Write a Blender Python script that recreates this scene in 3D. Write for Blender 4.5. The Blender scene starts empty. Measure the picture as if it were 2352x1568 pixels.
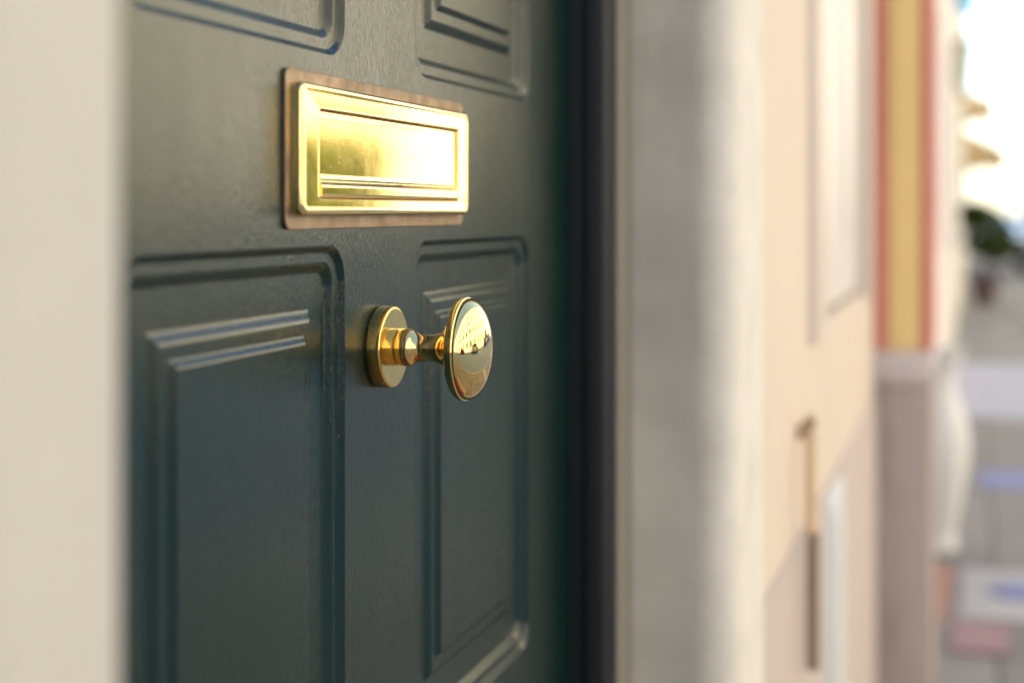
import bpy, bmesh, math, random
from mathutils import Vector, Matrix
random.seed(7)
S = bpy.context.scene
COL = S.collection
R = math.radians

# ------------------------------------------------------------------ camera
# x runs along the facade (away from the camera), -y is the street side, door face at y = 0
TH = math.atan(1066 / 3530.0)
CT, ST = math.cos(TH), math.sin(TH)
CAMP = Vector((0.0, -0.345, 1.15))
cd = bpy.data.cameras.new('camera')
cam = bpy.data.objects.new('camera', cd); COL.objects.link(cam)
cam.location = CAMP
cam.rotation_euler = (R(90), 0, TH - R(90))
cd.sensor_width = 36; cd.lens = 3530 / 2352.0 * 36
cd.shift_y = -(784 - 485) / 2352.0
cd.clip_start = 0.01; cd.clip_end = 2000
cd.dof.use_dof = True; cd.dof.focus_distance = 0.908; cd.dof.aperture_fstop = 3.6
S.camera = cam

# ------------------------------------------------------------------ light
SUN_EL, SUN_AZ = R(38), R(84)          # azimuth of the sun measured from +x towards +y: behind our houses
w = bpy.data.worlds.new('World'); S.world = w; w.use_nodes = True
nt = w.node_tree
sky = nt.nodes.new('ShaderNodeTexSky'); sky.sky_type = 'NISHITA'; sky.sun_disc = False
sky.sun_elevation = SUN_EL; sky.sun_rotation = R(90) - SUN_AZ
sky.air_density = 1.0; sky.dust_density = 0.8; sky.ozone_density = 1.0
bg = nt.nodes['Background']; bg.inputs[1].default_value = 0.145
nt.links.new(sky.outputs[0], bg.inputs[0])
sd = bpy.data.lights.new('sun', 'SUN'); sd.energy = 5.0; sd.angle = R(0.53); sd.color = (1, .965, .90)
sun = bpy.data.objects.new('sun', sd); COL.objects.link(sun)
sv = Vector((math.cos(SUN_EL) * math.cos(SUN_AZ), math.cos(SUN_EL) * math.sin(SUN_AZ), math.sin(SUN_EL)))
sun.rotation_euler = sv.to_track_quat('Z', 'Y').to_euler()
S.view_settings.view_transform = 'Standard'; S.view_settings.look = 'None'
S.view_settings.exposure = 1.95; S.view_settings.gamma = 1.0
S.render.engine = 'CYCLES'
S.cycles.use_denoising = True
S.cycles.max_bounces = 10; S.cycles.glossy_bounces = 6; S.cycles.diffuse_bounces = 5
S.cycles.sample_clamp_indirect = 8.0; S.cycles.caustics_reflective = False; S.cycles.caustics_refractive = False

def at(px, py, Y=0.0):
    """point on the plane y = Y seen at (px, py) of the 2352 x 1568 picture"""
    k = (px - 1176) / 3530.0
    t = (Y - CAMP.y) / (ST - k * CT)
    return Vector((t * (CT + k * ST), Y, CAMP.z + (485 - py) * t / 3530.0))
def ground_at(px, py, Z=0.0):
    t = (CAMP.z - Z) * 3530.0 / (py - 485)
    k = (px - 1176) / 3530.0
    return Vector((t * (CT + k * ST), CAMP.y + t * (ST - k * CT), Z))

# ------------------------------------------------------------------ helpers
def obj(name, bm, mat=None, parent=None, smooth=None):
    me = bpy.data.meshes.new(name)
    bmesh.ops.recalc_face_normals(bm, faces=bm.faces[:])
    if smooth is not None:
        for f in bm.faces: f.smooth = True
        ca = R(smooth)
        for e in bm.edges:
            if len(e.link_faces) == 2 and e.calc_face_angle(0) > ca: e.smooth = False
    bm.to_mesh(me); bm.free()
    o = bpy.data.objects.new(name, me); COL.objects.link(o)
    if mat:
        for m in (mat if isinstance(mat, (list, tuple)) else [mat]): me.materials.append(m)
    if parent: o.parent = parent
    return o
def tag(o, label=None, cat=None, group=None, kind=None):
    if label: o['label'] = label
    if cat: o['category'] = cat
    if group: o['group'] = group
    if kind: o['kind'] = kind
    return o
def thing(name, label, cat, loc=(0, 0, 0), rz=0.0, group=None):
    o = bpy.data.objects.new(name, None); COL.objects.link(o)
    o.location = loc; o.rotation_euler = (0, 0, rz); o.empty_display_size = .1
    return tag(o, label, cat, group)
def dup(root, loc, rz, label=None):
    r = root.copy(); COL.objects.link(r); r.location = loc; r.rotation_euler = (0, 0, rz)
    if label: r['label'] = label
    for ch in list(root.children):
        c = ch.copy(); COL.objects.link(c); c.parent = r
        for g in ch.children:
            d = g.copy(); COL.objects.link(d); d.parent = c
    return r
def BM(): return bmesh.new()
def box(bm, x0, x1, y0, y1, z0, z1, bev=0.0, seg=2, mi=0):
    vs = [bm.verts.new((x, y, z)) for x in (x0, x1) for y in (y0, y1) for z in (z0, z1)]
    F = [(0, 1, 3, 2), (4, 6, 7, 5), (0, 4, 5, 1), (2, 3, 7, 6), (0, 2, 6, 4), (1, 5, 7, 3)]
    fs = [bm.faces.new([vs[i] for i in f]) for f in F]
    for f in fs: f.material_index = mi
    if bev:
        es = list({e for f in fs for e in f.edges})
        bmesh.ops.bevel(bm, geom=es, offset=bev, segments=seg, profile=.5, affect='EDGES')
    return bm
def lathe(bm, prof, seg=64, axis='z', c=(0, 0, 0), cap=True):
    """prof: list of (h, r) along the axis"""
    rings = []
    c = Vector(c)
    for h, r in prof:
        if r < 1e-6:
            p = Vector((0, 0, h)) if axis == 'z' else Vector((0, h, 0))
            rings.append([bm.verts.new(c + p)]); continue
        ring = []
        for i in range(seg):
            a = 2 * math.pi * i / seg
            p = Vector((r * math.cos(a), r * math.sin(a), h)) if axis == 'z' else Vector((r * math.cos(a), h, r * math.sin(a)))
            ring.append(bm.verts.new(c + p))
        rings.append(ring)
    for a, b in zip(rings[:-1], rings[1:]):
        if len(a) == 1 and len(b) == 1: continue
        for i in range(seg):
            j = (i + 1) % seg
            if len(a) == 1: bm.faces.new((a[0], b[i], b[j]))
            elif len(b) == 1: bm.faces.new((a[i], a[j], b[0]))
            else: bm.faces.new((a[i], a[j], b[j], b[i]))
    if cap:
        if len(rings[0]) > 1: bm.faces.new(rings[0][::-1])
        if len(rings[-1]) > 1: bm.faces.new(rings[-1])
    return bm
def tube(bm, pts, r, seg=10):
    pts = [Vector(p) for p in pts]
    rs = r if isinstance(r, (list, tuple)) else [r] * len(pts)
    rings = []
    for i, p in enumerate(pts):
        d = (pts[min(i + 1, len(pts) - 1)] - pts[max(i - 1, 0)]).normalized()
        u = d.cross(Vector((0, 0, 1)) if abs(d.z) < .9 else Vector((1, 0, 0))).normalized(); v = d.cross(u)
        rings.append([bm.verts.new(p + rs[i] * (math.cos(2 * math.pi * k / seg) * u + math.sin(2 * math.pi * k / seg) * v)) for k in range(seg)])
    for a, b in zip(rings[:-1], rings[1:]):
        for k in range(seg):
            bm.faces.new((a[k], a[(k + 1) % seg], b[(k + 1) % seg], b[k]))
    bm.faces.new(rings[0]); bm.faces.new(rings[-1][::-1])
    return bm
def rrect(x0, x1, z0, z1, r, n=10):
    """rounded rectangle, 4*(n+1) points in the x,z plane"""
    pts = []
    r = max(r, 1e-5)
    for (cx, cz, a0) in ((x1 - r, z1 - r, 0), (x0 + r, z1 - r, 90), (x0 + r, z0 + r, 180), (x1 - r, z0 + r, 270)):
        for i in range(n + 1):
            a = R(a0 + 90.0 * i / n)
            pts.append((cx + r * math.cos(a), cz + r * math.sin(a)))
    return pts
def loops(bm, ls, cap=True, first=None):
    """ls: list of (pts, y); skins the loops; returns first ring"""
    rings = [[bm.verts.new((x, y, z)) for x, z in pts] for pts, y in ls]
    n = len(rings[0])
    for a, b in zip(rings[:-1], rings[1:]):
        for i in range(n):
            bm.faces.new((a[i], a[(i + 1) % n], b[(i + 1) % n], b[i]))
    if cap: bm.faces.new(rings[-1])
    return rings
def wall(bm, x0, x1, z0, z1, yf, yb, holes, mi=0, reveal=True):
    """a wall slab from y = yf (street face) to yb with rectangular openings"""
    xs = sorted({x0, x1, *[h[0] for h in holes], *[h[1] for h in holes]})
    zs = sorted({z0, z1, *[h[2] for h in holes], *[h[3] for h in holes]})
    xs = [x for x in xs if x0 <= x <= x1]; zs = [z for z in zs if z0 <= z <= z1]
    cache = {}
    def V(x, y, z):
        k = (round(x, 5), round(y, 5), round(z, 5))
        if k not in cache: cache[k] = bm.verts.new((x, y, z))
        return cache[k]
    def solid(i, j):
        if i < 0 or j < 0 or i >= len(xs) - 1 or j >= len(zs) - 1: return False
        cx = (xs[i] + xs[i + 1]) / 2; cz = (zs[j] + zs[j + 1]) / 2
        return not any(h[0] < cx < h[1] and h[2] < cz < h[3] for h in holes)
    for i in range(len(xs) - 1):
        for j in range(len(zs) - 1):
            if not solid(i, j): continue
            a, b, c, d = xs[i], xs[i + 1], zs[j], zs[j + 1]
            q = [((a, yf, c), (b, yf, c), (b, yf, d), (a, yf, d)), ((a, yb, c), (a, yb, d), (b, yb, d), (b, yb, c))]
            if not solid(i - 1, j): q.append(((a, yf, c), (a, yf, d), (a, yb, d), (a, yb, c)))
            if not solid(i + 1, j): q.append(((b, yf, c), (b, yb, c), (b, yb, d), (b, yf, d)))
            if not solid(i, j - 1): q.append(((a, yf, c), (a, yb, c), (b, yb, c), (b, yf, c)))
            if not solid(i, j + 1): q.append(((a, yf, d), (b, yf, d), (b, yb, d), (a, yb, d)))
            for f in q: bm.faces.new([V(*p) for p in f]).material_index = mi
    return bm

# ------------------------------------------------------------------ materials
def new_mat(name):
    m = bpy.data.materials.new(name); m.use_nodes = True
    return m, m.node_tree.nodes, m.node_tree.links, m.node_tree.nodes['Principled BSDF']
def noise(n, l, scale, vec=None, detail=4, rough=.55, dist=0):
    t = n.new('ShaderNodeTexNoise'); t.inputs['Scale'].default_value = scale
    t.inputs['Detail'].default_value = detail; t.inputs['Roughness'].default_value = rough
    t.inputs['Distortion'].default_value = dist
    if vec is not None: l.new(vec, t.inputs['Vector'])
    return t.outputs['Fac']
def coords(n, l, scale=(1, 1, 1)):
    c = n.new('ShaderNodeTexCoord'); mp = n.new('ShaderNodeMapping'); mp.inputs['Scale'].default_value = scale
    l.new(c.outputs['Object'], mp.inputs['Vector'])
    return mp.outputs[0]
def ramp(n, l, fac, stops, interp='LINEAR'):
    r = n.new('ShaderNodeValToRGB'); r.color_ramp.interpolation = interp
    e = r.color_ramp.elements
    while len(e) < len(stops): e.new(.5)
    for el, (p, c) in zip(e, stops):
        el.position = p; el.color = (c, c, c, 1) if isinstance(c, (int, float)) else (*c, 1)
    l.new(fac, r.inputs[0]); return r.outputs[0]
def mixc(n, l, fac, a, b, mode='MIX'):
    m = n.new('ShaderNodeMix'); m.data_type = 'RGBA'; m.blend_type = mode
    for s, v in ((m.inputs[0], fac), (m.inputs[6], a), (m.inputs[7], b)):
        if hasattr(v, 'is_output'): l.new(v, s)
        elif isinstance(v, (int, float)): s.default_value = v
        else: s.default_value = (*v, 1)
    return m.outputs[2]
def math_(n, l, op, a, b=0.0):
    m = n.new('ShaderNodeMath'); m.operation = op
    for s, v in zip(m.inputs, (a, b)):
        if hasattr(v, 'is_output'): l.new(v, s)
        else: s.default_value = v
    return m.outputs[0]
def bump(n, l, h, strength, dist, prev=None):
    b = n.new('ShaderNodeBump'); b.inputs['Strength'].default_value = strength; b.inputs['Distance'].default_value = dist
    l.new(h, b.inputs['Height'])
    if prev is not None: l.new(prev, b.inputs['Normal'])
    return b.outputs[0]
def scl(c, k): return tuple(min(1, x * k) for x in c)
def simple(name, col, rough=.6, metal=0.0, var=.12, scale=6.0, bstr=.15, bdist=.002, spec=.5):
    m, n, l, p = new_mat(name)
    v = coords(n, l)
    f = noise(n, l, scale, v, 6)
    l.new(mixc(n, l, f, scl(col, 1 - var), scl(col, 1 + var)), p.inputs['Base Color'])
    p.inputs['Roughness'].default_value = rough; p.inputs['Metallic'].default_value = metal
    p.inputs['Specular IOR Level'].default_value = spec
    if bstr: l.new(bump(n, l, noise(n, l, scale * 18, v, 4), bstr, bdist), p.inputs['Normal'])
    return m

def plaster(name, col, var=.1, bstr=.35, stain=(.72, .68, .62), amount=.25, nsc=3.1):
    m, n, l, p = new_mat(name)
    v = coords(n, l)
    f = ramp(n, l, noise(n, l, nsc, v, 8, .6), [(.3, 0), (.7, 1)]) if nsc > 4 else noise(n, l, nsc, v, 8, .6)
    c = mixc(n, l, f, scl(col, 1 - var), scl(col, 1 + var))
    vs = coords(n, l, (3, 3, .55))
    st = ramp(n, l, noise(n, l, 2.2, vs, 7, .62), [(.52, 0), (.74, 1)])
    c = mixc(n, l, math_(n, l, 'MULTIPLY', st, amount), c, [a * b for a, b in zip(col, stain)])
    l.new(c, p.inputs['Base Color']); p.inputs['Roughness'].default_value = .85
    b = bump(n, l, noise(n, l, 60, v, 6, .65), bstr, .002)
    b = bump(n, l, noise(n, l, 9, v, 3), .25, .006, b)
    l.new(b, p.inputs['Normal'])
    return m

def door_paint():
    m, n, l, p = new_mat('green door paint')
    v = coords(n, l)
    big = noise(n, l, 5.0, v, 5)
    streak = noise(n, l, 1.0, coords(n, l, (500, 200, 40)), 4, .6)
    c = mixc(n, l, big, (.0018, .0138, .0108), (.0026, .0175, .0138))
    c = mixc(n, l, ramp(n, l, streak, [(.35, 0), (.75, 1)]), c, (.0045, .0215, .0175))
    speck = ramp(n, l, noise(n, l, 210, v, 2), [(.795, 0), (.81, 1)])
    c = mixc(n, l, speck, c, (.16, .17, .15))
    l.new(c, p.inputs['Base Color'])
    rr = ramp(n, l, noise(n, l, 1.0, coords(n, l, (40, 40, 14)), 5), [(.3, .17), (.7, .25)])
    l.new(rr, p.inputs['Roughness'])
    p.inputs['Specular IOR Level'].default_value = .46
    g = noise(n, l, 1.0, coords(n, l, (900, 400, 170)), 2, .5)
    b = bump(n, l, g, .85, .00035)
    b = bump(n, l, noise(n, l, 420, v, 2), .2, .0003, b)
    b = bump(n, l, noise(n, l, 14, v, 2), .10, .002, b)
    l.new(b, p.inputs['Normal'])
    return m

def brass(name, rough=.05, dirt=0.0, brushed=0.0, col=(.89, .64, .26)):
    m, n, l, p = new_mat(name)
    v = coords(n, l)
    f = noise(n, l, 30, v, 5)
    c = mixc(n, l, f, scl(col, .93), scl(col, 1.07))
    p.inputs['Metallic'].default_value = 1.0
    r = ramp(n, l, noise(n, l, 55, v, 6, .6), [(.3, rough * .7), (.75, rough * 1.6)])
    if dirt:
        sp = ramp(n, l, noise(n, l, 330, v, 3, .7), [(.64, 0), (.68, 1)])
        area = ramp(n, l, noise(n, l, 42, v, 3), [(.47, 0), (.62, 1)])
        d = math_(n, l, 'MULTIPLY', math_(n, l, 'MULTIPLY', sp, area), dirt)
        c = mixc(n, l, d, c, (.12, .07, .035))
        r = mixc(n, l, d, r, (.6, .6, .6))
        if dirt > .8:
            sx = n.new('ShaderNodeSeparateXYZ'); tc = n.new('ShaderNodeTexCoord'); l.new(tc.outputs['Object'], sx.inputs[0])
            def near(z, wd): return math_(n, l, 'SUBTRACT', 1.0, math_(n, l, 'MULTIPLY', math_(n, l, 'ABSOLUTE', math_(n, l, 'SUBTRACT', sx.outputs[2], z)), 1 / wd))
            xm = math_(n, l, 'SUBTRACT', 1.0, math_(n, l, 'MULTIPLY', math_(n, l, 'ABSOLUTE', math_(n, l, 'SUBTRACT', sx.outputs[0], .875)), 1 / .12))
            em = math_(n, l, 'MAXIMUM', near(1.15 + .0515, .005), math_(n, l, 'MULTIPLY', near(1.15 + .0165, .0035), .8))
            em = math_(n, l, 'MULTIPLY', math_(n, l, 'MAXIMUM', em, 0.0), math_(n, l, 'MAXIMUM', xm, 0.0))
            wv = math_(n, l, 'ADD', noise(n, l, 620, v, 4, .7), math_(n, l, 'MULTIPLY', em, .20))
            wear = ramp(n, l, wv, [(.67, 0), (.72, 1)])
            c = mixc(n, l, math_(n, l, 'MULTIPLY', wear, .75), c, (.20, .17, .15)); r = mixc(n, l, wear, r, (.5, .5, .5))
            scr = ramp(n, l, noise(n, l, 1.0, coords(n, l, (900, 100, 35)), 2), [(.71, 0), (.73, 1)])
            c = mixc(n, l, math_(n, l, 'MULTIPLY', scr, .35), c, scl(col, .55))
        tarn = ramp(n, l, noise(n, l, 75, v, 6, .7), [(.5, 0), (.8, 1)])
        c = mixc(n, l, math_(n, l, 'MULTIPLY', tarn, .45), c, scl(col, .62))
    l.new(c, p.inputs['Base Color']); l.new(r, p.inputs['Roughness'])
    if brushed:
        b = bump(n, l, noise(n, l, 1.0, coords(n, l, (60, 700, 900)), 3), brushed, .0003)
        l.new(bump(n, l, noise(n, l, 90, v, 2), .010, .001, b), p.inputs['Normal'])
    return m

M = {}
M['door'] = door_paint()
M['frame'] = simple('dark frame paint', (.008, .011, .012), .5, var=.2, scale=9)
M['brass'] = brass('polished brass', .035)
M['brass_plate'] = brass('letter plate brass', .06, dirt=.9, brushed=.02, col=(.90, .70, .31))
M['brass_aged'] = brass('worn brass', .14, dirt=.5, brushed=.06, col=(.80, .55, .175))
M['copper'] = brass('tarnished backplate', .5, dirt=.6, brushed=.01, col=(.27, .205, .145))
M['strip'] = simple('olive grey frame strip', (.21, .20, .16), .7, var=.15)
M['dark'] = simple('dark gap', (.012, .011, .012), .9)
M['cream'] = plaster('cream surround paint', (.50, .497, .455), .07, nsc=7)
M['stone'] = plaster('grey stone surround', (.47, .465, .395), .24, .5, amount=1.0)
def grey_to_white_stone():  # grey stone colour grading to white towards the street face, edge broken by noise
    m = plaster('grey to white stone', (.47, .455, .38), .15, .5, amount=1.0, nsc=8); m.name = 'grey to white stone'
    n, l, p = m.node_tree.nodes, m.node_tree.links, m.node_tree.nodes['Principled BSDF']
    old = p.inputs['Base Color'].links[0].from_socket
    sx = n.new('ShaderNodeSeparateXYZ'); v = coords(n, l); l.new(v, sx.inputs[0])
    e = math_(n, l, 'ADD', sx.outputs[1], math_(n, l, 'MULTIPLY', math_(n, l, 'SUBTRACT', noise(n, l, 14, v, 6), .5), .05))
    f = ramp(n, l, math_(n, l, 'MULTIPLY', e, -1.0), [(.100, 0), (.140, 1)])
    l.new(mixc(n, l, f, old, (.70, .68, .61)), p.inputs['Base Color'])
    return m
M['worn'] = grey_to_white_stone()  # right jamb: grey in the reveal, white at the street face
M['peach'] = plaster('peach plaster', (.67, .58, .475), .06)
M['white_stone'] = plaster('whitewashed surround', (.68, .69, .67), .06)
M['dado'] = plaster('pinkish plinth plaster', (.53, .465, .415), .1)
M['white_paint'] = simple('white shutter paint', (.70, .67, .63), .5, var=.04)
M['tan_trim'] = simple('tan window trim', (.66, .59, .50), .6, var=.06)
M['white_box'] = simple('pale cabinet paint', (.62, .65, .63), .45, var=.06)
M['conduit'] = simple('ochre painted conduit', (.62, .46, .28), .6)
M['conduit_dark'] = simple('dark brown conduit sleeve', (.26, .19, .15), .6)
M['yellow'] = plaster('yellow pilaster paint', (.82, .63, .28), .06)
M['red'] = plaster('brick red edge paint', (.60, .225, .165), .08)
M['plinth_stone'] = plaster('brown grey plinth stone', (.41, .35, .31), .25, .5, stain=(.42, .36, .33), amount=.9)
M['plinth_cap'] = plaster('pale plinth cap', (.56, .51, .49), .08)
M['pale_pink'] = plaster('pale pink plaster', (.74, .67, .63), .06)
M['pale_white'] = plaster('off white plaster', (.74, .70, .64), .06)
M['ochre_wall'] = plaster('warm ochre plaster', (.66, .56, .36), .08)
M['lime_wash'] = plaster('lime washed render', (.60, .54, .43), .08)
M['salmon_wall'] = plaster('salmon plaster', (.60, .46, .38), .08)
M['dusty_wall'] = plaster('dusty rose plaster', (.58, .49, .41), .1)
M['asphalt'] = simple('asphalt', (.155, .24, .335), .85, var=.25, scale=3, bstr=.5, bdist=.004)
def slabs(name, col):
    m, n, l, p = new_mat(name)
    v = coords(n, l)
    bt = n.new('ShaderNodeTexBrick'); l.new(v, bt.inputs['Vector'])
    bt.inputs['Scale'].default_value = 1.0; bt.inputs['Brick Width'].default_value = .6; bt.inputs['Row Height'].default_value = .4
    bt.inputs['Mortar Size'].default_value = .006; bt.inputs['Color1'].default_value = (*scl(col, .88), 1); bt.inputs['Color2'].default_value = (*scl(col, 1.1), 1)
    bt.inputs['Mortar'].default_value = (*scl(col, .35), 1)
    f = noise(n, l, 2.2, v, 7)
    c = mixc(n, l, .6, bt.outputs['Color'], ramp(n, l, f, [(.3, .55), (.7, 1.0)]), 'MULTIPLY')
    l.new(c, p.inputs['Base Color']); p.inputs['Roughness'].default_value = .8
    l.new(bump(n, l, noise(n, l, 40, v, 4), .4, .003), p.inputs['Normal'])
    return m
M['paving'] = slabs('grey paving', (.265, .255, .235))
M['kerb'] = simple('kerb stone', (.36, .35, .33), .8, var=.15)
M['mark_white'] = simple('worn white road paint', (.43, .43, .41), .7, var=.2)
M['mark_blue'] = simple('blue road paint', (.20, .23, .42), .7, var=.25)
M['mark_lav'] = simple('faded blue white road paint', (.40, .41, .47), .7, var=.2)
M['red_tile'] = simple('oxblood step tile', (.26, .06, .045), .35, var=.2)
M['step_stone'] = simple('door step stone', (.40, .33, .24), .6, var=.15)
M['mat_pink'] = simple('faded pink doormat', (.31, .21, .22), .95, var=.2, scale=40)
M['terracotta'] = simple('terracotta', (.46, .27, .22), .8)
M['urn'] = simple('white glazed urn', (.72, .72, .66), .5, var=.05)
M['pot_dark'] = simple('dark plum pot', (.09, .055, .065), .6)
M['soil'] = simple('soil', (.04, .03, .02), .95)
M['bark'] = simple('bark', (.10, .075, .055), .9, var=.3, scale=25, bstr=.7)
M['sign_blue'] = simple('sky blue sign enamel', (.12, .42, .66), .4, var=.06)
M['olive'] = simple('olive lantern metal', (.26, .24, .13), .45, var=.1)
M['awning'] = simple('sand awning canvas', (.58, .44, .25), .9, var=.08)
M['roof'] = simple('roof tile', (.40, .19, .12), .85, var=.2, scale=14)
M['green_shutter'] = simple('green shutter paint', (.06, .13, .085), .5)
M['brown_wood'] = simple('brown door wood', (.14, .075, .04), .5, var=.3, scale=12)
M['tyre'] = simple('tyre rubber', (.02, .02, .02), .8)
M['rim'] = simple('alloy rim', (.5, .5, .52), .3, metal=1)
M['chrome'] = simple('dark plastic trim', (.03, .03, .03), .5)
def car_paint(name, c):
    m, n, l, p = new_mat(name)
    l.new(mixc(n, l, noise(n, l, 400, coords(n, l)), scl(c, .95), scl(c, 1.05)), p.inputs['Base Color'])
    p.inputs['Roughness'].default_value = .35; p.inputs['Coat Weight'].default_value = 1; p.inputs['Coat Roughness'].default_value = .03
    return m
def glass(name, c=(.02, .025, .03)):
    m, n, l, p = new_mat(name)
    l.new(mixc(n, l, noise(n, l, 3, coords(n, l)), scl(c, .8), scl(c, 1.2)), p.inputs['Base Color'])
    p.inputs['Roughness'].default_value = .04
    return m
M['pane'] = glass('window glass')
M['lamp_glass'] = simple('frosted lantern glass', (.55, .55, .45), .3)
def leafmat(name, a, b):
    m, n, l, p = new_mat(name)
    oi = n.new('ShaderNodeNewGeometry')
    c = mixc(n, l, oi.outputs['Random Per Island'], a, b)
    l.new(c, p.inputs['Base Color']); p.inputs['Roughness'].default_value = .55
    tr = n.new('ShaderNodeBsdfTranslucent'); l.new(c, tr.inputs[0])
    mx = n.new('ShaderNodeMixShader'); mx.inputs[0].default_value = .35
    l.new(p.outputs[0], mx.inputs[1]); l.new(tr.outputs[0], mx.inputs[2])
    l.new(mx.outputs[0], n['Material Output'].inputs[0])
    return m
M['leaf'] = leafmat('plane tree leaf', (.13, .17, .02), (.21, .25, .04))
M['leaf_dark'] = leafmat('potted tree leaf', (.045, .075, .015), (.10, .14, .035))

# ------------------------------------------------------------------ ground
RZ = -.13
b = BM(); box(b, -400, 600, -500, 500, RZ - .3, RZ); tag(obj('road', b, M['asphalt']), kind='structure')
b = BM(); box(b, -30, 90, -2.05, .6, RZ, 0.0); tag(obj('pavement', b, M['paving']), kind='structure')
b = BM()
x = -30
while x < 90:
    box(b, x, x + .99, -2.2, -2.052, RZ, .003, .012); x += 1.0
tag(obj('kerb', b, M['kerb']), kind='structure')
b = BM(); box(b, -40, 110, -15, -10.9, RZ, 0.0); tag(obj('far_pavement', b, M['paving']), kind='structure')
b = BM()
x = -40
while x < 110:
    box(b, x, x + .99, -10.898, -10.75, RZ, .003, .012); x += 1.0
tag(obj('far_kerb', b, M['kerb']), kind='structure')
# painted bands across the pavement, seen right of the plinth
def band(name, y0, y1, mat, xa=-1.95, xb=-.16, z=.004):
    p0 = ground_at(2300, y1).x; p1 = ground_at(2300, y0).x
    b_ = BM(); box(b_, p0, p1, xa, xb, 0.0005, z); return tag(obj(name, b_, mat), kind='structure')
band('white_marking', 835, 960, M['mark_lav'])
band('blue_marking', 1082, 1120, M['mark_blue'], xb=-.36)
band('white_marking', 1310, 1425, M['mark_white'], xb=-.30)
q = ground_at(2330, 1362)
b = BM(); lathe(b, [(0.004, .10), (.008, .10)], 24, c=(q.x, q.y - .03, 0)); tag(obj('blue_marking', b, M['mark_blue']), kind='structure')

# ------------------------------------------------------------------ our house
WY = -.125                      # street face of the plaster
SY = -.136                      # street face of the stone surround
DZ0, DZ1 = .135, 2.16           # door leaf bottom / top
house = thing('house', 'cream and peach plastered house holding the dark green front door', 'house', (0, 0, 0))
win0 = at(1883, 745, WY); win1 = at(1985, 685, WY)
WX0, WX1, WZ0 = win0.x, win1.x, CAMP.z - .168
XE = at(2008, 485, WY).x        # where the neighbour's pilaster starts
DADO = at(1772, 1338, WY).z
b = BM()
wall(b, -7, XE + .02, DADO, 9.2, WY, .30, [(.20, 1.54, DADO, 2.40), (WX0, WX1, WZ0, 2.45),
     (.35, 1.45, 3.6, 5.2), (WX0, WX1, 3.6, 5.2), (-3.0, -1.9, 1.0, 2.5), (-3.0, -1.9, 3.6, 5.2)])
obj('wall', b, M['peach'], house)
b = BM()
wall(b, -7, XE + .02, 0.0, DADO - .001, WY - .006, .30, [(.20, 1.54, 0.0, DADO - .001)])
obj('plinth', b, M['dado'], house)
b = BM(); box(b, -7, XE, .32, 8, 0, 9.1); obj('rear_wall', b, M['peach'], house)
b = BM(); box(b, -7.2, XE, -.55, 8.2, 9.2, 9.42, .02); obj('roof', b, M['roof'], house)

# stone surround: front pieces with rounded arrises
def surround(x0, x1, z0, z1, rad=.009):
    b_ = BM(); box(b_, x0, x1, SY, .10, z0, z1)
    es = [e for e in b_.edges if abs(e.verts[0].co.z - e.verts[1].co.z) > .1 and e.verts[0].co.y < 0]
    bmesh.ops.bevel(b_, geom=es, offset=rad, segments=8, profile=.5, affect='EDGES')
    return b_
JX0, JX1 = .352, 1.394
obj('door_surround', surround(.118, JX0, 0, 2.26), M['cream'], house, 40)
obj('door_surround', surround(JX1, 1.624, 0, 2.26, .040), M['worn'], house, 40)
b = BM(); box(b, .118, 1.624, SY - .002, .10, 2.261, 2.5, .006); obj('lintel', b, M['stone'], house, 40)
# timber frame with its stop bead
def post(s):
    b_ = BM()
    o_ = (lambda x: x) if s > 0 else (lambda x: 1.746 - x)
    def bx(xa, xb, ya, yb, bev=0):
        xa, xb = sorted((o_(xa), o_(xb))); box(b_, xa, xb, ya, yb, .12, 2.258, bev, 3)
    bx(1.331, 1.3915, -.036, .055, .004)
    bx(1.319, 1.3305, -.0335, -.012, .0035)
    return b_
obj('door_frame', post(1), M['frame'], house, 40)
b = BM(); box(b, 1.336, 1.3925, -.0405, -.0362, .121, 2.257, .001); obj('frame_strip', b, M['strip'], house)
b = BM(); box(b, 1.746 - 1.3925, 1.746 - 1.336, -.0405, -.0362, .121, 2.257, .001); obj('frame_strip', b, M['strip'], house)
obj('door_frame', post(-1), M['frame'], house, 40)
b = BM(); box(b, .415, 1.331, -.036, .055, DZ1 + .006, 2.258, .004, 3); obj('door_frame', b, M['frame'], house, 40)
b = BM(); box(b, JX0 + .003, JX1 - .003, -.26, .06, 0.0, .12, .012, 3); obj('door_step', b, M['red_tile'], house, 40)
b = BM(); box(b, JX0 - .06, JX1 + .03, -.56, -.262, 0.0, .062, .012, 3); obj('door_step', b, M['step_stone'], house, 40)

# window with closed white shutters and a tan trim
wn = BM()
ta = at(1856, 700, WY).x
box(wn, ta, WX0 - .001, WY - .012, WY + .04, WZ0 - .012, 2.52, .004)
box(wn, WX1 + .001, WX1 + .075, WY - .012, WY + .04, WZ0 - .012, 2.52, .004)
box(wn, WX0, WX1, WY - .012, WY + .04, 2.451, 2.52, .004)
win = obj('window', wn, M['tan_trim'], house, 40)
mid = (WX0 + WX1) / 2
for (a, c) in ((WX0 + .01, mid - .045), (mid + .045, WX1 - .01)):
    s = BM(); box(s, a, c, WY + .012, WY + .045, WZ0 + .01, 2.44, .003)
    box(s, a + .06, c - .06, WY + .009, WY + .0115, WZ0 + .12, 1.55, .002); box(s, a + .06, c - .06, WY + .009, WY + .0115, 1.63, 2.36, .002)
    obj('shutter', s, M['white_paint'], win, 40)
s = BM(); box(s, mid - .044, mid + .044, WY + .010, WY + .05, WZ0 + .01, 2.44, .003); obj('mullion', s, M['white_paint'], win)
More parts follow.
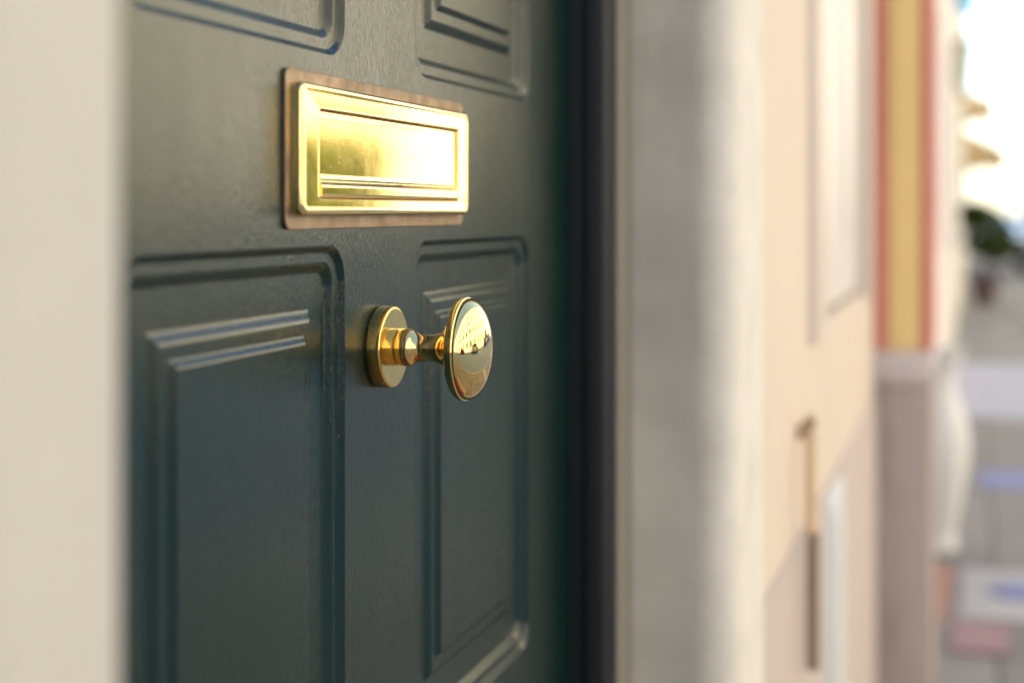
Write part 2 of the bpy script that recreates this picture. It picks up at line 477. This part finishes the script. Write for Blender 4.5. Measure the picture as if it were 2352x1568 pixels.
s = BM(); box(s, WX0 - .0, WX1 + .0, WY + .046, WY + .06, WZ0, 2.45); obj('pane', s, M['pane'], win)
for (xa, xb, za, zb) in ((.35, 1.45, 3.6, 5.2), (WX0, WX1, 3.6, 5.2), (-3.0, -1.9, 1.0, 2.5), (-3.0, -1.9, 3.6, 5.2)):
    wn = BM(); box(wn, xa, xb, WY + .05, WY + .10, za, zb); f = obj('window', wn, M['white_paint'], house)
    for k in (0, 1):
        s = BM(); m_ = (xa + xb) / 2
        box(s, (xa if k == 0 else m_) + .05, (m_ if k == 0 else xb) - .05, WY + .04, WY + .0485, za + .06, zb - .06); obj('pane', s, M['pane'], f)

# meter cabinet in the plinth, conduit beside it
c0 = at(1897, 1120, WY - .006); c1 = at(1924, 1120, WY - .006)
b = BM(); box(b, c0.x, c1.x, WY - .016, WY + .05, .10, DADO - .012, .004)
cab = obj('meter_cabinet', b, M['white_box'], None, 40)
tag(cab, 'narrow pale white cabinet door let into the pinkish plinth', 'cabinet')
b = BM(); box(b, c0.x + .02, c1.x - .02, WY - .0195, WY - .0162, .13, DADO - .04, .001); obj('panel', b, M['white_box'], cab)
p0 = at(1862, 960, WY - .02)
cx = p0.x
cond = thing('cable_conduit', 'thin ochre conduit with hooked top running down the peach wall into the plinth', 'conduit', (cx, WY - .02, 0))
tz = p0.z; bz = at(1866, 1430, WY).z
b = BM(); tube(b, [(.036, .02, tz - .03), (.034, .006, tz - .012), (.024, 0, tz - .003), (.010, 0, tz - .006), (.002, 0, tz - .025), (0, 0, tz - .06), (0, 0, DADO + .01)], .0075, 12); obj('pipe', b, M['conduit'], cond, 60)
b = BM(); tube(b, [(0, -.003, DADO + .012), (0, -.003, bz)], .0090, 12); obj('sleeve', b, M['conduit_dark'], cond, 60)

# ------------------------------------------------------------------ front door
door = thing('front_door', 'dark green panelled front door with brass letter plate and knob', 'door', (.873, 0, DZ0))
def U(o): o.location = o.location - door.location; return o     # door parts are modelled in world coordinates
DX0, DX1 = .423, 1.323
PL, PRt = (.569, .813), (.927, 1.190)
rows = [(CAMP.z - .3495, CAMP.z - .0188), (CAMP.z + .0862, 1.98), (.33, .71)]
def smooth_step(a, c, da, dc, n=8, lin=.6):
    out = []
    for i in range(n + 1):
        t = i / n; s_ = t * t * (3 - 2 * t)
        s_ = (1 - lin) * s_ + lin * t
        out.append((a + (c - a) * t, da + (dc - da) * s_))
    return out
prof = [(0, 0)]
for (a_, c_, da_, dc_, ln_) in ((.0006, .0042, 0, .0033, .6), (.0098, .0154, .0033, .0072, .5), (.0352, .0420, .0072, .0036, .15), (.0486, .0530, .0036, .0008, .15)):
    prof += [(a_ - .0005, da_)] + smooth_step(a_, c_, da_, dc_, lin=ln_) + [(c_ + .0005, dc_)]
b = BM()
fr = [b.verts.new(v) for v in ((DX0, 0, DZ0), (DX1, 0, DZ0), (DX1, 0, DZ1), (DX0, 0, DZ1))]
edges = [b.edges.new((fr[i], fr[(i + 1) % 4])) for i in range(4)]
bk = [b.verts.new((v.co.x, .044, v.co.z)) for v in fr]
for i in range(4): b.faces.new((fr[i], fr[(i + 1) % 4], bk[(i + 1) % 4], bk[i]))
b.faces.new(bk[::-1])
for (z0, z1) in rows:
    for (x0, x1) in (PL, PRt):
        ls = []
        for d, y in prof:
            if d < .03: r = max(.0215 - d * .75, .004)
            else: r = .0004
            ls.append((rrect(x0 + d, x1 - d, z0 + d, z1 - d, r, 10), y))
        rings = loops(b, ls)
        n = len(rings[0])
        for i in range(n):
            e = b.edges.get((rings[0][i], rings[0][(i + 1) % n]))
            edges.append(e)
bmesh.ops.triangle_fill(b, use_beauty=True, use_dissolve=False, edges=edges, normal=(0, -1, 0))
U(obj('leaf', b, M['door'], door, 34))

# letter plate
LX0, LX1, LZ0, LZ1 = .7295, 1.0167, CAMP.z - .0097, CAMP.z + .0751
BX0, BX1, BZ0, BZ1 = .735, 1.0097, CAMP.z - .0024, CAMP.z + .0681
OX0, OX1, OZ0, OZ1 = .7585, .9880, CAMP.z + .0071, CAMP.z + .0549
b = BM()
def lr(t, r, off=0.0):
    return rrect(BX0 + (OX0 - BX0) * t + off, BX1 + (OX1 - BX1) * t - off, BZ0 + (OZ0 - BZ0) * t + off, BZ1 + (OZ1 - BZ1) * t - off, r, 8)
P = [(lr(0, .006, -.0004), -.0022), (lr(0, .006), -.0040), (lr(0, .0058), -.0064), (lr(0, .0057, .0003), -.0075), (lr(0, .0053, .0009), -.0083), (lr(0, .0048, .0017), -.0088), (lr(0, .0042, .0027), -.0090),
     (lr(0, .0036, .0037), -.0088), (lr(0, .0032, .0044), -.0087), (lr(0, .0032, .0050), -.0087), (lr(.90, .0022), -.0084), (lr(.925, .002), -.0084), (lr(.945, .0018), -.0086), (lr(.965, .0016), -.0086), (lr(.985, .0014), -.0083), (lr(1, .0012), -.0076), (lr(1, .0012, .0001), -.0030)]
loops(b, P, cap=False)
plate = U(obj('letter_plate', b, M['brass_plate'], door, 50))
b = BM()
loops(b, [(rrect(LX0, LX1, LZ0, LZ1, .0055, 8), -.0001), (rrect(LX0, LX1, LZ0, LZ1, .0055, 8), -.0018), (rrect(LX0 + .0004, LX1 - .0004, LZ0 + .0004, LZ1 - .0004, .0052, 8), -.0022)])
b2 = obj('backplate', b, M['copper'], plate, 40)
b = BM()
zz = CAMP.z
fp = [(-.0026, .0541), (-.0058, .0541), (-.0065, .0539), (-.0068, .0534), (-.00685, .0528), (-.0068, .0500)]
fp += [(-.0068, .0490 - .0290 * i / 6) for i in range(0, 7)]
fp += [(-.0068, .0190), (-.0071, .0184), (-.0072, .0176), (-.0071, .0168), (-.0069, .0162), (-.0072, .0157), (-.0080, .0151), (-.0087, .0146), (-.0091, .0139), (-.0093, .0133), (-.0093, .0128), (-.0093, .0094), (-.0093, .0089), (-.0092, .0084), (-.0088, .0078), (-.0081, .0075), (-.0026, .0074)]
FX0, FX1 = OX0 + .0010, OX1 - .0010
A = [b.verts.new((FX0, y, zz + z)) for y, z in fp]; B = [b.verts.new((FX1, y, zz + z)) for y, z in fp]
for i in range(len(fp)):
    j = (i + 1) % len(fp); b.faces.new((A[i], A[j], B[j], B[i]))
b.faces.new(A); b.faces.new(B[::-1])
obj('flap', b, M['brass_plate'], plate, 50)

# knob
KX, KZ = .866, CAMP.z - .0817
kc = (KX, 0, KZ)
def spl(pts, n=4):
    """Catmull-Rom through (h, r) points"""
    out = []
    P_ = [pts[0]] + list(pts) + [pts[-1]]
    for i in range(1, len(P_) - 2):
        for k in range(n):
            t = k / n
            out.append(tuple(.5 * ((2 * P_[i][a]) + (-P_[i - 1][a] + P_[i + 1][a]) * t + (2 * P_[i - 1][a] - 5 * P_[i][a] + 4 * P_[i + 1][a] - P_[i + 2][a]) * t * t + (-P_[i - 1][a] + 3 * P_[i][a] - 3 * P_[i + 1][a] + P_[i + 2][a]) * t ** 3) for a in (0, 1)))
    out.append(pts[-1]); return out
neck = spl([(-.0186, .0112), (-.0200, .0112), (-.0212, .0109), (-.0222, .0103), (-.0232, .0096), (-.0248, .0088), (-.0270, .0081), (-.0300, .00775), (-.0335, .0079), (-.0370, .0086), (-.0405, .0100), (-.0435, .0124), (-.0460, .0160), (-.0480, .0210), (-.0496, .0262), (-.0507, .0288), (-.0520, .0300), (-.0535, .0306), (-.0550, .0309), (-.0557, .03085), (-.0561, .0304), (-.0562, .0301)], 4)
dome = []
a0, h0 = .0301, .0130
for i in range(0, 41):
    t = math.pi / 2 * i / 40
    dome.append((-.0562 - h0 * math.sin(t), a0 * math.cos(t) if i < 40 else 0.0))
b = BM(); lathe(b, [(-.0186, .0060)] + neck + dome, 128, 'y', kc, cap=True)
knob = U(obj('door_knob', b, M['brass'], door, 50))
b = BM(); lathe(b, [(-.0001, .0234), (-.0008, .0236), (-.0012, .0244), (-.0018, .0246), (-.0050, .0246), (-.0088, .0245), (-.0094, .0242), (-.0097, .0237), (-.0098, .0231), (-.0098, .0220), (-.0099, .0130), (-.0099, .0)], 128, 'y', kc)
obj('rosette', b, M['brass_aged'], knob, 50)
b = BM(); lathe(b, [(-.0090, .0111), (-.0128, .0111), (-.0133, .0110), (-.0136, .0104), (-.0140, .0104), (-.0143, .0110), (-.0148, .0113), (-.0183, .0113), (-.0187, .0112), (-.0187, .005)], 96, 'y', kc)
obj('collar', b, M['brass_aged'], knob, 50)

# ------------------------------------------------------------------ neighbour with the yellow and red pilaster
nb = thing('shop_house', 'next house with a yellow pilaster edged in red on a brown stone plinth', 'house', (XE, 0, 0))
PY = at(2140, 485, 0)
kk = (2140 - 1176) / 3530.0
PYY = CAMP.y + XE / (CT + kk * ST) * (ST - kk * CT)           # street face of the pilaster
PZ = CAMP.z - (805 - 485) * (XE / 1.03) / 3530.0
def loc(o, p): o.location = -Vector(p.location); return o
NX1 = 12.0
b = BM(); wall(b, XE + .03, NX1, 0.0, 9.0, WY - .005, .3, [(4.6, 5.6, 0.0, 2.4), (6.9, 7.9, .9, 2.4), (9.4, 10.4, .9, 2.4), (4.6, 5.6, 3.3, 4.8), (6.9, 7.9, 3.3, 4.8), (9.4, 10.4, 3.3, 4.8)])
loc(obj('wall', b, M['pale_pink'], nb), nb)
wdt = (PYY - WY) / 5.2
b = BM(); y_ = WY + .02
box(b, XE, XE + .40, PYY + 1.1 * abs(wdt) * .9, WY - abs(wdt) * 1.25, PZ, 8.95, .004)
loc(obj('pilaster', b, M['yellow'], nb, 40), nb)
b = BM(); box(b, XE - .004, XE + .40, WY - abs(wdt) * 1.24, WY + .01, PZ, 8.95, .004); loc(obj('edge_band', b, M['red'], nb, 40), nb)
b = BM(); box(b, XE - .004, XE + .40, PYY, PYY + abs(wdt) * .98, PZ, 8.95, .004); loc(obj('edge_band', b, M['red'], nb, 40), nb)
b = BM(); box(b, XE - .012, XE + .42, PYY - .004, WY + .01, PZ - .075, PZ - .001, .008); loc(obj('plinth_cap', b, M['plinth_cap'], nb, 40), nb)
b = BM(); box(b, XE - .006, XE + .41, PYY, WY + .01, 0, PZ - .076, .008); loc(obj('plinth', b, M['plinth_stone'], nb, 40), nb)
b = BM(); box(b, XE + .01, NX1, .32, 8, 0, 8.9); loc(obj('rear_wall', b, M['pale_pink'], nb), nb)
b = BM(); box(b, XE + .01, NX1, -.5, 8.2, 9.0, 9.2, .02); loc(obj('roof', b, M['roof'], nb), nb)
for (xa, xb, za, zb) in ((6.9, 7.9, .9, 2.4), (9.4, 10.4, .9, 2.4), (4.6, 5.6, 3.3, 4.8), (6.9, 7.9, 3.3, 4.8), (9.4, 10.4, 3.3, 4.8)):
    wn = BM(); box(wn, xa, xb, WY + .06, WY + .10, za, zb); f = loc(obj('window', wn, M['white_paint'], nb), nb)
    s = BM(); box(s, xa + .07, xb - .07, WY + .05, WY + .0585, za + .07, zb - .07); obj('pane', s, M['pane'], f)
s = BM(); box(s, 4.6, 5.6, WY + .06, WY + .11, 0.0, 2.4); loc(obj('door', s, M['brown_wood'], nb), nb)

# further houses on our side
def row_house(name, label, x0, x1, h, wm, yf, facing=1, holes=(), cat='house', frame='white_paint', shut=None, roofc='roof', yb=None, cornice=None):
    """facing 1: street face towards -y at yf; facing -1: street face towards +y at yf"""
    root = thing(name, label, cat, (x0, yf, 0))
    def mk(n, b_, m, par=root, sm=None):
        if facing < 0:
            for v in b_.verts: v.co.y = -v.co.y
        o = obj(n, b_, m, par, sm)
        return o
    w_ = x1 - x0
    hs = [(a - x0, c - x0, z0, z1) for (a, c, z0, z1) in holes]
    b_ = BM(); wall(b_, 0, w_, 0, h, 0, .3, hs); mk('wall', b_, wm)
    b_ = BM(); box(b_, .01, w_ - .01, .31, 7, 0, h - .1); mk('rear_wall', b_, wm)
    b_ = BM(); box(b_, -.02, w_ + .0, -.42, 7.2, h, h + .2, .02); box(b_, 0, w_, -.22, 0, h - .25, h - .001, .01); mk('roof', b_, M[roofc])
    if cornice is not None:
        b_ = BM(); box(b_, 0, w_ - .01, -.10, -.001, cornice, cornice + .16, .01); mk('cornice', b_, M['pale_white'])
    for (a, c, z0, z1) in hs:
        b_ = BM()
        if z0 < .2:
            box(b_, a, c, .12, .17, z0, z1); box(b_, a + .12, (a + c) / 2 - .05, .105, .1185, z0 + .2, z1 - .3, .004); box(b_, (a + c) / 2 + .05, c - .12, .105, .1185, z0 + .2, z1 - .3, .004)
            mk('door', b_, M['brown_wood']); continue
        box(b_, a, c, .12, .16, z0, z1); box(b_, a - .1, c + .1, -.08, -.001, z0 - .08, z0 - .002, .006)
        f = mk('window', b_, M[frame])
        m_ = (a + c) / 2
        for (p, q_) in ((a + .06, m_ - .03), (m_ + .03, c - .06)):
            b_ = BM(); box(b_, p, q_, .11, .1185, z0 + .07, z1 - .07); mk('pane', b_, M['pane'], f)
        if shut:
            for (p, q_) in ((a - .5, a - .04), (c + .04, c + .5)):
                b_ = BM(); box(b_, p, q_, -.045, -.002, z0, z1, .004)
                z = z0 + .1
                while z < z1 - .12:
                    box(b_, p + .06, q_ - .06, -.053, -.0455, z, z + .05); z += .08
                mk('shutter', b_, M[shut], f)
    return root
def grid(x0, x1, n, zs, wd=1.0, door_at=None):
    out = []
    st = (x1 - x0) / n
    for i in range(n):
        c = x0 + st * (i + .5)
        for j, (a, b_) in enumerate(zs):
            if j == 0 and door_at == i: out.append((c - .55, c + .55, 0.0, 2.35))
            else: out.append((c - wd / 2, c + wd / 2, a, b_))
    return out
Z3 = [(.95, 2.45), (3.7, 5.3), (6.5, 8.0)]
row_house('row_house', 'off white house beyond the pale pink shop house', 12.0, 24.0, 9.1, M['pale_white'], -.15, 1, grid(12, 24, 4, Z3[:2], 1.0, 1))
row_house('row_house', 'white house at the far end of the terrace behind the potted tree', 24.01, 44.0, 8.6, M['pale_white'], -.13, 1, grid(24.01, 44, 6, Z3[:2], 1.0, 2))
row_house('row_house', 'salmon house standing behind the camera on the near side', -19, -7.25, 9.0, M['salmon_wall'], -.12, 1, grid(-19, -7.25, 4, Z3[:2], 1.0, 2), shut='green_shutter')

# opposite side, sunlit, seen mirrored in the brass and the paint
OY = -13.0
Z4 = [(.95, 2.45), (4.0, 5.7), (7.2, 8.9), (10.3, 11.8), (13.2, 14.6)]
row_house('facing_house', 'salmon house with green shutters across the street, mirrored in the knob', -30, -9, 16.5, M['salmon_wall'], OY, -1, grid(-30, -9, 6, Z4, 1.0, 1), shut='green_shutter', cornice=3.3)
row_house('facing_house', 'dusty rose house across the street facing the front door', -9, 8, 17.2, M['dusty_wall'], OY - .1, -1, grid(-9, 8, 5, Z4, 1.1, 2), shut='green_shutter', cornice=3.3)
row_house('facing_house', 'ochre house across the street with brown door', 8, 35.0, 16.0, M['ochre_wall'], OY, -1, grid(8, 35.0, 7, Z4, 1.0, 0), cornice=3.3)
row_house('facing_house', 'white rendered house across the street catching the sun', 35.0, 66, 15.4, M['lime_wash'], OY - .1, -1, grid(35.0, 66, 8, [(4.9, 6.5), (8.4, 9.9)], .9), cornice=3.6)
row_house('facing_house', 'peach house at the far end of the sunny side', 66, 92, 12.2, M['peach'], OY, -1, grid(66, 92, 7, Z4[:3], 1.0, 3), cornice=3.3)

# ------------------------------------------------------------------ things on our pavement
# white urn beside the plinth
q = ground_at(2195, 1262)
def side_y(px, x_):
    k = (px - 1176) / 3530.0
    return CAMP.y + x_ / (CT + k * ST) * (ST - k * CT)
ux = q.x; ur = .105; uy = side_y(2228, ux) + ur
urn = thing('urn', 'tall white glazed urn standing beside the brown stone plinth', 'urn', (ux, uy, 0))
b = BM(); lathe(b, spl([(0, .062), (.02, .066), (.06, .058), (.14, .075), (.26, .098), (.36, .105), (.44, .095), (.51, .070), (.57, .058), (.62, .066), (.66, .082), (.68, .086)], 4) + [(.68, .070), (.60, .05)], 48); obj('body', b, M['urn'], urn, 60)
q = ground_at(2168, 1415)
tp = thing('terracotta_pot', 'small terracotta pot in front of the white urn', 'pot', (q.x, side_y(2168, q.x) + .02, 0))
b = BM(); lathe(b, [(0, .028), (.11, .040), (.112, .045), (.14, .047), (.14, .040), (.12, .037)], 32); obj('body', b, M['terracotta'], tp, 40)
b = BM(); lathe(b, [(.118, .036), (.123, .02), (.124, 0)], 24, cap=False); obj('soil', b, M['soil'], tp)
m0 = ground_at(2190, 1500); m1 = ground_at(2290, 1438)
b = BM(); box(b, m0.x, m1.x, side_y(2320, m0.x), side_y(2180, m0.x), .001, .012, .003)
tag(obj('doormat', b, M['mat_pink']), 'faded pink doormat on the grey pavement by the plinth', 'doormat')

def leaf_cloud(bm, lobes, n, size, seed):
    rnd = random.Random(seed)
    for _ in range(n):
        c, r = rnd.choice(lobes)
        while True:
            d = Vector((rnd.uniform(-1, 1), rnd.uniform(-1, 1), rnd.uniform(-1, 1)))
            if .25 < d.length < 1: break
        d = d.normalized() * (d.length ** .4)
        p = Vector(c) + Vector((d.x * r[0], d.y * r[1], d.z * r[2])) * rnd.uniform(.75, 1.08)
        s_ = size * rnd.uniform(.6, 1.3)
        rot = Matrix.Rotation(rnd.uniform(0, 6.28), 3, 'Z') @ Matrix.Rotation(rnd.uniform(-1.2, 1.2), 3, 'X') @ Matrix.Rotation(rnd.uniform(-1, 1), 3, 'Y')
        pts = [(-.5, 0, 0), (-.1, .32, .06), (.55, 0, -.05), (-.1, -.32, .06)]
        bm.faces.new([bm.verts.new(p + rot @ (Vector(v) * s_)) for v in pts])
# potted tree
q = ground_at(2262, 700)
ty = side_y(2262, q.x)
pt = thing('potted_tree', 'small dark green potted tree in a plum pot by the far houses', 'potted tree', (q.x, ty, 0))
b = BM(); lathe(b, [(0, .13), (.30, .18), (.305, .20), (.36, .20), (.36, .17), (.33, .165)], 32); obj('pot', b, M['pot_dark'], pt, 40)
b = BM(); lathe(b, [(.325, .165), (.335, .08), (.337, 0)], 24, cap=False); obj('soil', b, M['soil'], pt)
b = BM(); tube(b, [(0, 0, .3), (.01, .01, .5), (-.01, 0, .75), (0, .01, 1.0)], [.022, .019, .017, .01], 8)
tube(b, [(0, 0, .6), (.08, .05, .75), (.13, .07, .9)], [.012, .009, .005], 6); tube(b, [(0, 0, .55), (-.07, -.06, .7), (-.12, -.1, .85)], [.012, .009, .005], 6)
obj('trunk', b, M['bark'], pt, 60)
b = BM(); leaf_cloud(b, [((0, -.02, .88), (.33, .36, .32)), ((.06, -.14, .72), (.26, .26, .22)), ((-.05, .10, 1.08), (.24, .24, .2))], 2200, .09, 3); obj('crown', b, M['leaf_dark'], pt)

# blue sign and lantern on the off white house
SX = 14.0
y1 = side_y(2232, SX); z0 = CAMP.z + (485 - 48) * (SX / 1.04) / 3530
sg = thing('hanging_sign', 'sky blue shield shaped sign hung above an olive wall lantern', 'sign', (SX, -.15, z0))
hw = abs(y1 + .15) / 2 + .0
b = BM(); yy = [-.04, y1 + .15]
cy = (yy[0] + yy[1]) / 2; ww = abs(yy[1] - yy[0]) / 2 + .02
ou = [(cy - ww, .55), (cy + ww, .55), (cy + ww, .16), (cy + ww * .6, .05), (cy, 0), (cy - ww * .6, .05), (cy - ww, .16)]
f0 = [b.verts.new((-.015, y, z)) for y, z in ou]; f1 = [b.verts.new((.015, y, z)) for y, z in ou]
b.faces.new(f0); b.faces.new(f1[::-1])
for i in range(len(ou)): b.faces.new((f0[i], f0[(i + 1) % 7], f1[(i + 1) % 7], f1[i]))
obj('board', b, M['sign_blue'], sg)
b = BM(); tube(b, [(0, .0, .58), (0, -.1, .58), (0, cy - ww - .02, .58)], .012, 8); obj('bracket', b, M['olive'], sg)
zl = CAMP.z + (485 - 225) * (SX / 1.04) / 3530
ln = thing('wall_lantern', 'olive metal wall lantern below the blue hanging sign', 'lantern', (SX + .3, -.15, zl))
ly = side_y(2212, SX + .3) + .15
b = BM(); lathe(b, [(0, .0), (.02, .03), (.05, .05)], 6, c=(0, ly, 0), cap=False); lathe(b, [(.46, .095), (.50, .085), (.58, .03), (.62, .012), (.66, .0)], 6, c=(0, ly, 0))
for i in range(6):
    a = 2 * math.pi * i / 6
    tube(b, [(.05 * math.cos(a), ly + .05 * math.sin(a), .05), (.085 * math.cos(a), ly + .085 * math.sin(a), .47)], .006, 5)
obj('cage', b, M['olive'], ln)
b = BM(); lathe(b, [(.052, .046), (.455, .078)], 6, c=(0, ly, 0)); obj('glass', b, M['lamp_glass'], ln)
b = BM(); tube(b, [(0, 0, .2), (0, ly * .5, .14), (0, ly, .0)], .012, 6); obj('arm', b, M['olive'], ln)

# two sand coloured awnings further along
def awning(label, xa, wid, proj, za, drop):
    a = thing('awning', label, 'awning', (xa, -.13, za), group='awnings on the far houses')
    b_ = BM()
    pr = [(0, 0), (-proj, -drop), (-proj, -drop - .30), (-proj + .02, -drop - .30), (-proj * .5, -drop - .24), (0, -drop - .34)]
    A_ = [b_.verts.new((0, y, z)) for y, z in pr]; B_ = [b_.verts.new((wid, y, z)) for y, z in pr]
    for i in range(len(pr)): b_.faces.new((A_[i], A_[(i + 1) % 6], B_[(i + 1) % 6], B_[i]))
    b_.faces.new(A_); b_.faces.new(B_[::-1])
    obj('canopy', b_, M['awning'], a)
    for xx in (.05, wid - .05):
        b_ = BM(); tube(b_, [(xx, 0, -drop * 1.1), (xx, -proj + .03, -drop - .03)], .012, 6); obj('arm', b_, M['olive'], a)
    return a
def h_at(py, x_): return CAMP.z + (485 - py) * (x_ / 1.045) / 3530
xa = 30.0; awning('sand awning on the far white house, the larger lower one', xa, 4.0, abs(side_y(2312, xa) + .13), h_at(300, xa), h_at(300, xa) - h_at(345, xa) )
xa = 27.5; awning('small sand awning set higher on the far white house', xa, 2.0, abs(side_y(2285, xa) + .13), h_at(205, xa), h_at(205, xa) - h_at(232, xa))

# ------------------------------------------------------------------ cars
def make_car(label, paint, loc_, rz):
    c = thing('parked_car', label, 'car', loc_, rz, 'cars parked along the street')
    half = .86
    # side outline, x forward
    lo = [(-2.0, .35), (-2.05, .62), (-1.98, .88), (-1.2, .95), (0, .95), (1.0, .93), (1.75, .80), (2.02, .62), (2.03, .34), (1.7, .24), (-1.7, .24)]
    b_ = BM()
    def ex(outl, w0, fn=lambda x, z: 1.0):
        L = [b_.verts.new((x, -w0 * fn(x, z), z)) for x, z in outl]; Rr = [b_.verts.new((x, w0 * fn(x, z), z)) for x, z in outl]
        n = len(outl)
        for i in range(n): b_.faces.new((L[i], L[(i + 1) % n], Rr[(i + 1) % n], Rr[i]))
        b_.faces.new(L); b_.faces.new(Rr[::-1])
    ex(lo, half, lambda x, z: (1 - .10 * max(0, abs(x) - 1.2) ** 1.5) * (1.0 if z < .8 else .95))
    ex([(-1.75, .93), (-1.25, 1.40), (-.6, 1.47), (.2, 1.44), (1.05, .92)], .80, lambda x, z: 1.0 if z < 1.0 else .78)
    bmesh.ops.bevel(b_, geom=[e for e in b_.edges], offset=.05, segments=2, profile=.6, affect='EDGES')
    obj('body', b_, paint, c, 50)
    def quad(n, pts, m, th=.012):
        b2_ = BM(); vs = [b2_.verts.new(p) for p in pts]; f = b2_.faces.new(vs)
        f.normal_update(); off = f.normal * th
        v2 = [b2_.verts.new(Vector(p) - off) for p in pts]; b2_.faces.new(v2[::-1])
        for i in range(len(pts)): b2_.faces.new((vs[i], vs[(i + 1) % len(pts)], v2[(i + 1) % len(pts)], v2[i]))
        return obj(n, b2_, m, c)
    quad('windscreen', [(.99, -.66, .99), (.99, .66, .99), (.30, .56, 1.40), (.30, -.56, 1.40)], M['pane'], -.03)
    quad('rear_window', [(-1.72, .64, 1.0), (-1.72, -.64, 1.0), (-1.33, -.56, 1.33), (-1.33, .56, 1.33)], M['pane'], -.03)
    for s in (-1, 1):
        pts = [(-1.45, s * .802, 1.0), (.80, s * .802, 1.0), (.16, s * .655, 1.38), (-1.15, s * .655, 1.36)]
        quad('side_window', pts if s < 0 else pts[::-1], M['pane'], -.012)
        for xx in (-1.28, 1.28):
            b3 = BM(); lathe(b3, [(-.1, .20), (-.1, .30), (-.07, .325), (.07, .325), (.1, .30), (.1, .20)], 28, 'y', (xx, s * .80, .325)); wl = obj('wheel', b3, M['tyre'], c, 40)
            b3 = BM(); lathe(b3, [(-.104, .0), (-.104, .06), (-.09, .07), (-.095, .2), (.095, .2), (.09, .07), (.104, .06), (.104, 0)], 20, 'y', (xx, s * .80, .325)); obj('rim', b3, M['rim'], wl, 40)
        b3 = BM(); box(b3, 1.93, 2.03, s * .66 - .16, s * .66 + .16, .58, .70, .02); obj('headlight', b3, M['lamp_glass'], c, 40)
        b3 = BM(); box(b3, -2.07, -1.99, s * .66 - .12, s * .66 + .12, .62, .78, .02); obj('tail_light', b3, M['red'], c, 40)
        b3 = BM(); box(b3, .70, .86, min(s * .84, s * 1.0), max(s * .84, s * 1.0), .96, 1.08, .02); obj('mirror', b3, M['chrome'], c, 40)
    b3 = BM(); box(b3, 1.98, 2.06, -.6, .6, .34, .48, .015); obj('grille', b3, M['chrome'], c, 40)
    return c
PB, PW, PR2 = car_paint('slate blue car paint', (.12, .16, .36)), car_paint('white car paint', (.72, .72, .70)), car_paint('dark red car paint', (.16, .03, .03))
make_car('slate blue car parked half on the pavement beyond the potted tree', PB, (31.0, -2.0, 0), R(180))
make_car('white car parked against the far kerb opposite the front door', PW, (7.5, -9.8, RZ), 0)
make_car('dark red car parked against the far kerb behind the camera', PR2, (-1.5, -9.85, RZ), 0)
c_ = make_car('slate blue car parked first in line by the leafy tree across the road', PB, (19.0, -9.8, RZ), 0)
for k, lab in enumerate(('slate blue car parked second in line past the leafy tree across the road', 'slate blue car parked third in line, before the white rendered house', 'slate blue car parked last in line, before the white rendered house')):
    dup(c_, (27.5 + 5.6 * k, -9.8, RZ), 0, lab)

# street trees across the road
def street_tree(label, x_, y_, sc, seed):
    t = thing('street_tree', label, 'tree', (x_, y_, 0), 0, 'trees along the sunny pavement')
    b_ = BM(); tube(b_, [(0, 0, -.02), (.03, .02, .8), (0, .05, 1.5), (.05, 0, 2.4 * sc)], [.13, .10, .085, .04], 10)
    rnd = random.Random(seed); lob = []
    for i in range(11):
        a = rnd.uniform(0, 6.28); rr = rnd.uniform(.3, 1.25) * sc; zz_ = rnd.uniform(1.1, 2.9) * sc
        e = (rr * math.cos(a), rr * math.sin(a), zz_)
        tube(b_, [(0, .04, 1.3), (e[0] * .5, e[1] * .5, 1.3 + (zz_ - 1.3) * .6), e], [.05, .03, .012], 6)
        lob.append((e, (.75 * sc, .75 * sc, .6 * sc)))
    obj('trunk', b_, M['bark'], t, 60)
    b_ = BM(); leaf_cloud(b_, lob, 4500, .17, seed + 1); obj('crown', b_, M['leaf'], t)
    return t
street_tree('leafy street tree beside the slate blue cars across the road', 27.2, -11.5, .95, 9)

# cast iron bollards along the far kerb and two lamp posts, mirrored in the knob
def bollard_prof(): return spl([(0, .085), (.05, .085), (.07, .06), (.12, .052), (.70, .045), (.74, .06), (.78, .06), (.80, .045), (.86, .055), (.91, .045), (.95, .015), (.955, 0)], 3)
bl = thing('bollard', 'black cast iron bollard standing along the far kerb', 'bollard', (-4.5, -11.1, 0), 0, 'bollards along the far kerb')
b = BM(); lathe(b, bollard_prof(), 20); obj('post', b, M['frame'], bl, 40)
for k in range(1, 11): dup(bl, (-4.5 + 1.9 * k, -11.1, 0), 0)
def lamp_post(label, x_):
    t = thing('street_lamp', label, 'street lamp', (x_, -11.4, 0), 0, 'street lamps across the road')
    b_ = BM(); lathe(b_, spl([(0, .13), (.25, .12), (.32, .07), (.9, .055), (2.2, .045), (3.5, .035)], 3), 16); obj('post', b_, M['frame'], t, 40)
    b_ = BM(); lathe(b_, [(3.5, .05), (3.55, .10), (3.58, .10)], 8); lathe(b_, [(4.0, .20), (4.04, .19), (4.2, .05), (4.26, 0)], 8); obj('cage', b_, M['frame'], t)
    b_ = BM(); lathe(b_, [(3.582, .095), (3.998, .18)], 8); obj('lamp_glass', b_, M['lamp_glass'], t)
lamp_post('black street lamp by the salmon house across the road', -9.5)
lamp_post('black street lamp between the dusty rose and ochre houses across the road', 5.2)
